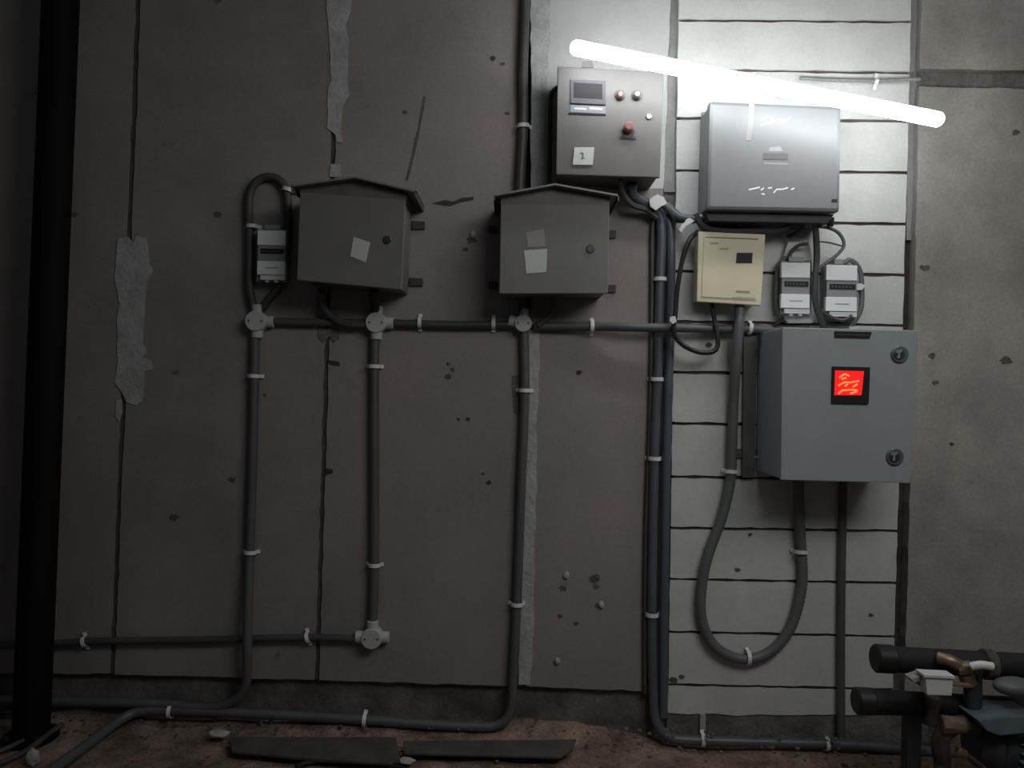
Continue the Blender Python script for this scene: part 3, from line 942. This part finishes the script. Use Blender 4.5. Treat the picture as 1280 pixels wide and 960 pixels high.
# grey enclosure with the red display
q6 = [(978, 409), (1148, 413), (1138, 604), (976, 600)]
r6, b6, d6 = enclosure(q6, 0.27, M_grey, 'light blue-grey steel enclosure with a lit red display on its door', name='enclosure', door_t=0.016, lip=1.0)
fr = flat(d6, 'display_bezel', [(1041, 458), (1088, 459), (1086, 505), (1040, 504)], 0.27, 0.008, M_screen, 'black bezel', 0.001)
rp = flat(fr, 'lit_panel', [(1044, 463), (1080, 464), (1077, 494), (1043, 494)], 0.278, 0.0008, M_ledred, 'glowing red')
strokes(rp, 'lit_digits', [[(1049, 472), (1056, 467.5), (1062, 470)], [(1052, 474), (1058, 472)], [(1048, 482), (1055, 478), (1064, 478), (1074, 476)], [(1056, 483), (1060, 480)], [(1066, 484), (1072, 480)],
                           [(1048, 492), (1053, 488), (1064, 487), (1072, 488)], [(1063, 492), (1072, 489)]], 0.2788, 2.2, M_ledor)
for x, y in ((1124, 443), (1118, 571)):
    lk = disc(d6, 'lock', x, y, 0.27, 0.0275, 0.008, M_lockring, 0.003, 'round quarter-turn lock')
    disc(lk, 'lock_core', x, y, 0.278, 0.017, 0.003, M_darkmetal, 0.001)
    b = slab([(x - 4, y - 5), (x + 4, y - 6), (x + 4, y - 3), (x + 1, y - 2), (x + 1, y + 5), (x - 2, y + 5), (x - 1, y - 2), (x - 4, y - 2)], 0.284, 0.279)
    obj('lock_slot', b, M_mortar_mid, lk)
lb = flat(d6, 'name_plate', [(1043, 414), (1090, 415), (1087, 423.5), (1043, 422.5)], 0.27, 0.002, M_screen, 'black name plate')
flat(lb, 'plate_line', [(1046, 417.6), (1087, 418.6), (1086, 419.4), (1046, 418.4)], 0.272, 0.0004, mat('plate_grey', (0.08, 0.08, 0.085), 0.5))
flat(d6, 'door_lug', [(1062, 408), (1072, 408), (1072, 411), (1062, 411)], 0.262, 0.004, M_white)
for y in (440, 566):
    b = slab([(918, y - 5), (975, y - 4), (975, y + 7), (918, y + 6)], 0.012, 0.001)
    obj('mounting_rail', b, M_strut, r6)
b = slab([(930, 404), (946, 404), (944, 597), (928, 597)], 0.022, 0.013)
obj('upright_rail', b, M_strut, r6)
hp = P(953, 572, 0.2)
b = B()
pp = P(978, 572, 0.27); hx = pp.x
c = Vector((P(946, 572, 0.07).x + 0.004, -0.09, P(950, 572, 0.1).z))
cyl(b, c, c + Vector((-0.022, -0.004, 0)), 0.006, 0.006, 10)
obj('side_bolt', b, M_chrome, r6, smooth=True)


# ------------------------------------------------------------------ energy meters
def meter(x0, y0, x1, y1, d, label, slant=0.0):
    W, Hh = x1 - x0, y1 - y0
    def q(a, b_, c, e):
        f = lambda u, v: (x0 + W * u + slant * v, y0 + Hh * v + 0.02 * W * u)
        return [f(a, b_), f(c, b_), f(c, e), f(a, e)]
    c = P((x0 + x1) / 2, y1, d)
    root = thing('energy_meter', Vector((c.x, 0, c.z)), label, 'meter', 'energy meters on the wall')
    obj('base', slab(q(-0.02, 0.06, 1.06, 0.98), d - 0.022, 0.001, 0.002), M_meter, root)
    obj('terminal_cover', slab(q(0.0, 0.08, 1.0, 0.34), d, d - 0.02, 0.002), M_meter_cover, root, label='white upper terminal cover')
    bd = obj('body', slab(q(0.02, 0.34, 1.0, 0.64), d - 0.004, d - 0.026, 0.002), M_meter, root)
    wd = obj('counter_window', slab(q(0.12, 0.40, 0.95, 0.49), d - 0.002, d - 0.006), M_screen, bd)
    for k in range(6):
        u0 = 0.18 + k * 0.115
        obj('counter_digit', slab(q(u0, 0.425, u0 + 0.055, 0.465), d - 0.0015, d - 0.0025), mat('digit_grey', (0.07, 0.07, 0.07), 0.6), wd)
    obj('terminal_cover', slab(q(0.0, 0.62, 1.0, 0.86), d, d - 0.02, 0.002), M_meter_cover, root, label='white lower terminal cover')
    obj('cover_line', slab(q(0.3, 0.73, 0.75, 0.745), d + 0.0008, d - 0.001), M_meter, root)
    obj('terminal_lip', slab(q(0.12, 0.87, 1.0, 0.95), d - 0.006, d - 0.03, 0.001), M_meter_cover, root)
    obj('top_cap', slab(q(0.25, -0.02, 0.8, 0.07), d - 0.016, 0.002, 0.002), M_meter, root)
    for u in (0.3, 0.62):
        obj('seal_screw', slab(q(u, 0.955, u + 0.12, 0.99), d - 0.012, d - 0.03), M_clip, root)
    return root


meter(322, 282, 357, 353, 0.07, 'white energy meter left of the left enclosure, inside the dark conduit loop', -1)
meter(977, 322, 1013, 395, 0.07, 'white energy meter right beside the tan box', -1)
meter(1033, 325, 1072, 399, 0.07, 'white energy meter nearest the right edge of the white blocks', -1)
cvr = slab([(985, 302), (1012, 302), (1016, 326), (978, 326)], 0.03, 0.002, 0.003)
obj('cable_hood', cvr, M_jbox, bpy.data.objects['energy_meter.001'])
cvr = slab([(975, 392), (1018, 392), (1016, 404), (985, 404)], 0.03, 0.002, 0.003)
obj('cable_hood', cvr, M_jbox, bpy.data.objects['energy_meter.001'])

# ------------------------------------------------------------------ black post at the left
pa, pb = P(39.5, 903, 0.14), P(76, 0, 0.14)
pdir = (pb - pa).normalized()
pf = pa + pdir * ((0.0 - pa.z) / pdir.z)
pt_ = pa + pdir * ((3.1 - pa.z) / pdir.z)
post = thing('steel_post', Vector((pf.x, pf.y, 0)), 'thick black steel post standing at the far left, in front of the conduits', 'post')
b = B()
cyl(b, pf, pt_, 0.0565, 0.0565, 32)
obj('shaft', b, M_postm, post, smooth=True)
b = B()
cyl(b, Vector((pf.x, pf.y, 0.0)), Vector((pf.x, pf.y, 0.014)), 0.085, 0.085, 32, 0.002)
fl = obj('base_flange', b, M_postm, post, smooth=True)
for k in range(4):
    a = math.pi / 4 + k * math.pi / 2
    c = Vector((pf.x + 0.071 * math.cos(a), pf.y + 0.071 * math.sin(a), 0.013))
    b = B()
    cyl(b, c, c + Vector((0, 0, 0.012)), 0.008, 0.008, 6)
    obj('bolt', b, M_darkmetal, fl)

# ------------------------------------------------------------------ pump set, bottom right
def Q(px, py, d=0.55):
    return P(px, py, d)


pc = Q(1200, 880)
pump = thing('booster_pump', Vector((1.65, -0.55, 0)), 'dark booster pump set with capped black pipes and a small pale box, bottom right corner', 'pump')
def pc_(name, bm, mt, par=None, label=None, smooth=True):
    return obj(name, bm, mt, par or pump, label=label, smooth=smooth)


DEP = 0.50
a0, a1 = Q(1098, 823, DEP), Q(1640, 852, DEP)
b = B(); cyl(b, a0, a1, 0.036, 0.036, 28, 0.004)
hp1 = pc_('header_pipe', b, M_ins, label='upper black insulated pipe')
b = B(); dx = (a1 - a0).normalized(); cyl(b, a0 - dx * 0.012, a0 + dx * 0.045, 0.040, 0.040, 28, 0.005); pc_('end_cap', b, M_black, hp1)
b = B(); cyl(b, a0 + dx * 0.30, a0 + dx * 0.33, 0.043, 0.043, 28, 0.003); pc_('pipe_collar', b, M_rust, hp1)
c0, c1 = Q(1074, 876, DEP), Q(1640, 906, DEP)
b = B(); cyl(b, c0, c1, 0.034, 0.034, 28, 0.004)
hp2 = pc_('header_pipe', b, M_ins, label='lower black insulated pipe')
dx2 = (c1 - c0).normalized()
b = B(); cyl(b, c0 - dx2 * 0.012, c0 + dx2 * 0.04, 0.038, 0.038, 28, 0.005); pc_('end_cap', b, M_black, hp2)
# pale control box on the pipes
bx = slab([(1157, 848), (1192, 849), (1190, 870), (1159, 869)], DEP + 0.16, DEP + 0.125, 0.003)
jb = pc_('terminal_box', bx, mat('pale_pump_box', (0.62, 0.66, 0.65), 0.5), label='small pale terminal box', smooth=False)
bx = slab([(1155, 843.5), (1194, 845.5), (1194, 849), (1155, 847)], DEP + 0.165, DEP + 0.12, 0.001)
pc_('box_lid', bx, M_white, jb, smooth=False)
bx = slab([(1166, 858), (1184, 858), (1184, 869), (1166, 869)], DEP + 0.11, DEP + 0.0)
pc_('box_bracket', bx, M_rust, jb, smooth=False)
bx = slab([(1139, 849), (1157, 843), (1158, 850), (1142, 854)], DEP + 0.14, DEP + 0.10, 0.002)
pc_('box_side_arm', bx, mat('arm_tan', (0.30, 0.27, 0.24), 0.6), jb, smooth=False)
# brass ball valve with lever between the two pipes
b = B(); sweep(b, spline([Q(1172, 822, DEP + 0.04), Q(1190, 827, DEP + 0.06), Q(1206, 838, DEP + 0.06), Q(1214, 850, DEP + 0.05), Q(1213, 868, DEP + 0.03)], 0.01), 0.017, 16)
vl = pc_('valve_bend', b, M_brass, label='tarnished brass bend')
b = B(); cyl(b, Q(1196, 835, DEP + 0.06), Q(1214, 834, DEP + 0.07), 0.021, 0.019, 8, 0.002); pc_('hex_nut', b, M_brass, vl)
b = B(); cyl(b, Q(1207, 842, DEP + 0.06), Q(1212, 856, DEP + 0.06), 0.022, 0.022, 8, 0.002); pc_('hex_nut', b, M_brass, vl)
bx = slab([(1192, 855), (1216, 857), (1216, 860), (1192, 858)], DEP + 0.12, DEP + 0.10, 0.001); pc_('lever', bx, M_brass, vl, smooth=False)
b = B(); sweep(b, spline([Q(1214, 833, DEP + 0.10), Q(1226, 831, DEP + 0.11), Q(1240, 833, DEP + 0.11)], 0.01), 0.011, 12)
pc_('valve_handle', b, M_clip, vl, label='pale valve handle')
b = B(); cyl(b, Q(1216, 828, DEP + 0.05), Q(1216, 884, DEP + 0.05), 0.024, 0.024, 20, 0.003); pc_('riser_pipe', b, M_pumpd)
# risers, unions
for x, mt in ((1165, M_rust), (1330, M_rust), (1460, M_rust)):
    b = B(); cyl(b, Q(x, 870, DEP + 0.02), Q(x - 3, 905, DEP + 0.02), 0.022, 0.022, 16, 0.002); pc_('pipe_nipple', b, mt)
b = B(); sweep(b, spline([Q(1178, 950, DEP + 0.05), Q(1176, 925, DEP + 0.07), Q(1188, 909, DEP + 0.08), Q(1208, 906, DEP + 0.06), Q(1222, 912, DEP + 0.02)], 0.01), 0.024, 18)
el = pc_('elbow', b, M_rust, label='rusty elbow fitting')
b = B(); cyl(b, Q(1176, 905, DEP + 0.09), Q(1206, 907, DEP + 0.10), 0.026, 0.022, 8, 0.003); pc_('union_nut', b, M_brass, el)
b = B(); cyl(b, Q(1196, 938, DEP + 0.12), Q(1208, 943, DEP + 0.12), 0.013, 0.011, 12, 0.003)
dp = pc_('drain_tap', b, M_brass, label='small brass drain tap')
b = B(); sweep(b, spline([Q(1206, 942, DEP + 0.11), Q(1220, 952, DEP + 0.11), Q(1236, 966, DEP + 0.10), Q(1250, 990, DEP + 0.08)], 0.01), 0.006, 8)
pc_('drain_hose', b, M_rust, dp)
# motor: finned body with blue-grey cover
b = B(); m0, m1 = Q(1236, 930, DEP + 0.02), Q(1420, 940, DEP + 0.02); cyl(b, m0, m1, 0.075, 0.075, 36, 0.01)
mo = pc_('motor', b, M_pumpd, label='dark finned motor')
md = (m1 - m0).normalized()
for k in range(22):
    a = math.pi * 2 * k / 22
    u1, v1 = frame_of(md)
    n_ = u1 * math.cos(a) + v1 * math.sin(a)
    s_ = md.cross(n_)
    o = m0 + md * 0.04 + n_ * 0.07
    b = B()
    prism(b, [o - s_ * 0.002, o + s_ * 0.002, o + s_ * 0.0012 + n_ * 0.018, o - s_ * 0.0012 + n_ * 0.018], md * 0.3)
    pc_('fin', b, M_pumpb, mo, smooth=False)
bx = slab([(1222, 900), (1262, 895), (1300, 897), (1300, 915), (1250, 920), (1234, 914)], DEP + 0.13, DEP - 0.02, 0.004)
pc_('motor_terminal_cover', bx, M_pumpb, mo, label='blue-grey motor cover', smooth=False)
b = B(); cyl(b, Q(1214, 928, DEP + 0.02), Q(1238, 930, DEP + 0.02), 0.062, 0.082, 32, 0.006); pc_('pump_head', b, M_pumpd)
# pressure gauge / small vessel at the frame edge
b = B()
bmesh.ops.create_uvsphere(b, u_segments=24, v_segments=14, radius=1)
cc = Q(1268, 858, DEP + 0.08)
for v in b.verts:
    v.co = Vector((v.co.x * 0.058, v.co.y * 0.04, v.co.z * 0.025)) + cc
pc_('pressure_switch', b, mat('pump_grey', (0.11, 0.12, 0.12), 0.5), label='oval grey pressure switch')
# support frame
for x in (1140, 1330, 1560):
    top = Q(x, 876, DEP)
    b = B(); box(b, (top.x - 0.02, -DEP - 0.02, -0.06), (top.x + 0.02, -DEP + 0.02, top.z - 0.02), 0.002)
    pc_('support_leg', b, M_pumpd, smooth=False)
for x in (1330, 1560):
    b = B(); t0 = Q(x, 830, DEP); t1 = Q(x, 895, DEP); cyl(b, t1, t0, 0.012, 0.012, 12); pc_('pipe_strut', b, M_pumpd)
b = B(); mm = (m0 + m1) / 2; box(b, (mm.x - 0.12, mm.y - 0.07, -0.06), (mm.x + 0.12, mm.y + 0.07, mm.z - 0.065), 0.004); pc_('motor_foot', b, M_pumpd, smooth=False)
e0 = Q(1178, 950, DEP + 0.05)
b = B(); cyl(b, Vector((e0.x, e0.y, -0.06)), e0, 0.022, 0.022, 16); pc_('suction_pipe', b, M_rust)

# ------------------------------------------------------------------ things on the floor
def board(quad, z, h, label, name='board', mt=M_board, group=None):
    pts = [G(x, y, z + h) for x, y in quad]
    b = B()
    prism(b, pts, (0, 0, -h), 0.002)
    return obj(name, b, mt, label=label, cat='board', group='dark boards on the dirt')


board([(286, 921), (495, 921), (500, 948), (487, 954), (400, 949), (290, 939)], 0.014, 0.008, 'dark board lying on the dirt, left of the two')
board([(504, 926), (720, 924), (716, 936), (700, 946), (505, 941)], 0.013, 0.008, 'dark board lying on the dirt, right of the two')


def stone(px, py, sx, sy, sz, label, mt=M_stone, seed=0, z=0.0):
    b = B()
    bmesh.ops.create_icosphere(b, subdivisions=3, radius=1)
    c = G(px, py, z + sz * 0.6)
    for v in b.verts:
        f = 1 + 0.35 * noise.noise(v.co * 1.6 + Vector((seed * 3.1, seed, 0)))
        v.co = Vector((v.co.x * sx * f, v.co.y * sy * f, v.co.z * sz * f)) + c
    return obj('rubble_lump', b, mt, label=label, cat='rubble', group='pale lumps on the dirt', smooth=True)


stone(274, 917, 0.034, 0.02, 0.010, 'pale flat lump on the dirt left of the boards', seed=1, z=0.015)
stone(508, 951, 0.026, 0.016, 0.010, 'pale lump between the near edges of the two boards', seed=2, z=0.0)
stone(41, 947, 0.020, 0.018, 0.028, 'upright pale lump at the foot of the black post', seed=3)
rr_ = random.Random(5)
b = B()
for k in range(260):
    x = rr_.uniform(-1.9, 1.9); y = -abs(rr_.gauss(0.03, 0.12)) - 0.02; s = rr_.uniform(0.003, 0.011)
    mtx = Matrix.Translation((x, y, s * 0.3 + 0.0 + (0.02 if y > -0.08 else 0))) @ Matrix.Rotation(rr_.uniform(0, 6), 4, 'Z') @ Matrix.Diagonal((s, s * rr_.uniform(.6, 1), s * .6, 1))
    bmesh.ops.create_icosphere(b, subdivisions=1, radius=1, matrix=mtx)
obj('gravel', b, mat('gravel_brown', (0.17, 0.125, 0.10), 0.95, var=0.5, scale=30), kind='stuff',
    label='loose crumbs of dirt and gravel scattered along the wall foot', cat='gravel')
# cables lying on the floor beside the black post
def floor_cable(pts, r, label, mt=M_pvcd):
    b = B()
    sweep(b, spline([G(x, y, z) for x, y, z in pts], 0.015), r, 8)
    return obj('cable', b, mt, label=label, cat='cable', group='cables lying on the ground', smooth=True)


floor_cable([(78, 905, 0.03), (60, 918, 0.02), (30, 940, 0.015), (-20, 962, 0.012)], 0.009, 'thin dark hose on the ground beside the black post')
floor_cable([(50, 912, 0.02), (20, 930, 0.015), (-30, 950, 0.012)], 0.008, 'second thin dark hose on the ground, behind the first')
floor_cable([(370, 958, 0.008), (385, 953, 0.008), (430, 952, 0.008), (490, 958, 0.008), (520, 965, 0.008)], 0.007, 'black cable lying in front of the left board', M_black)
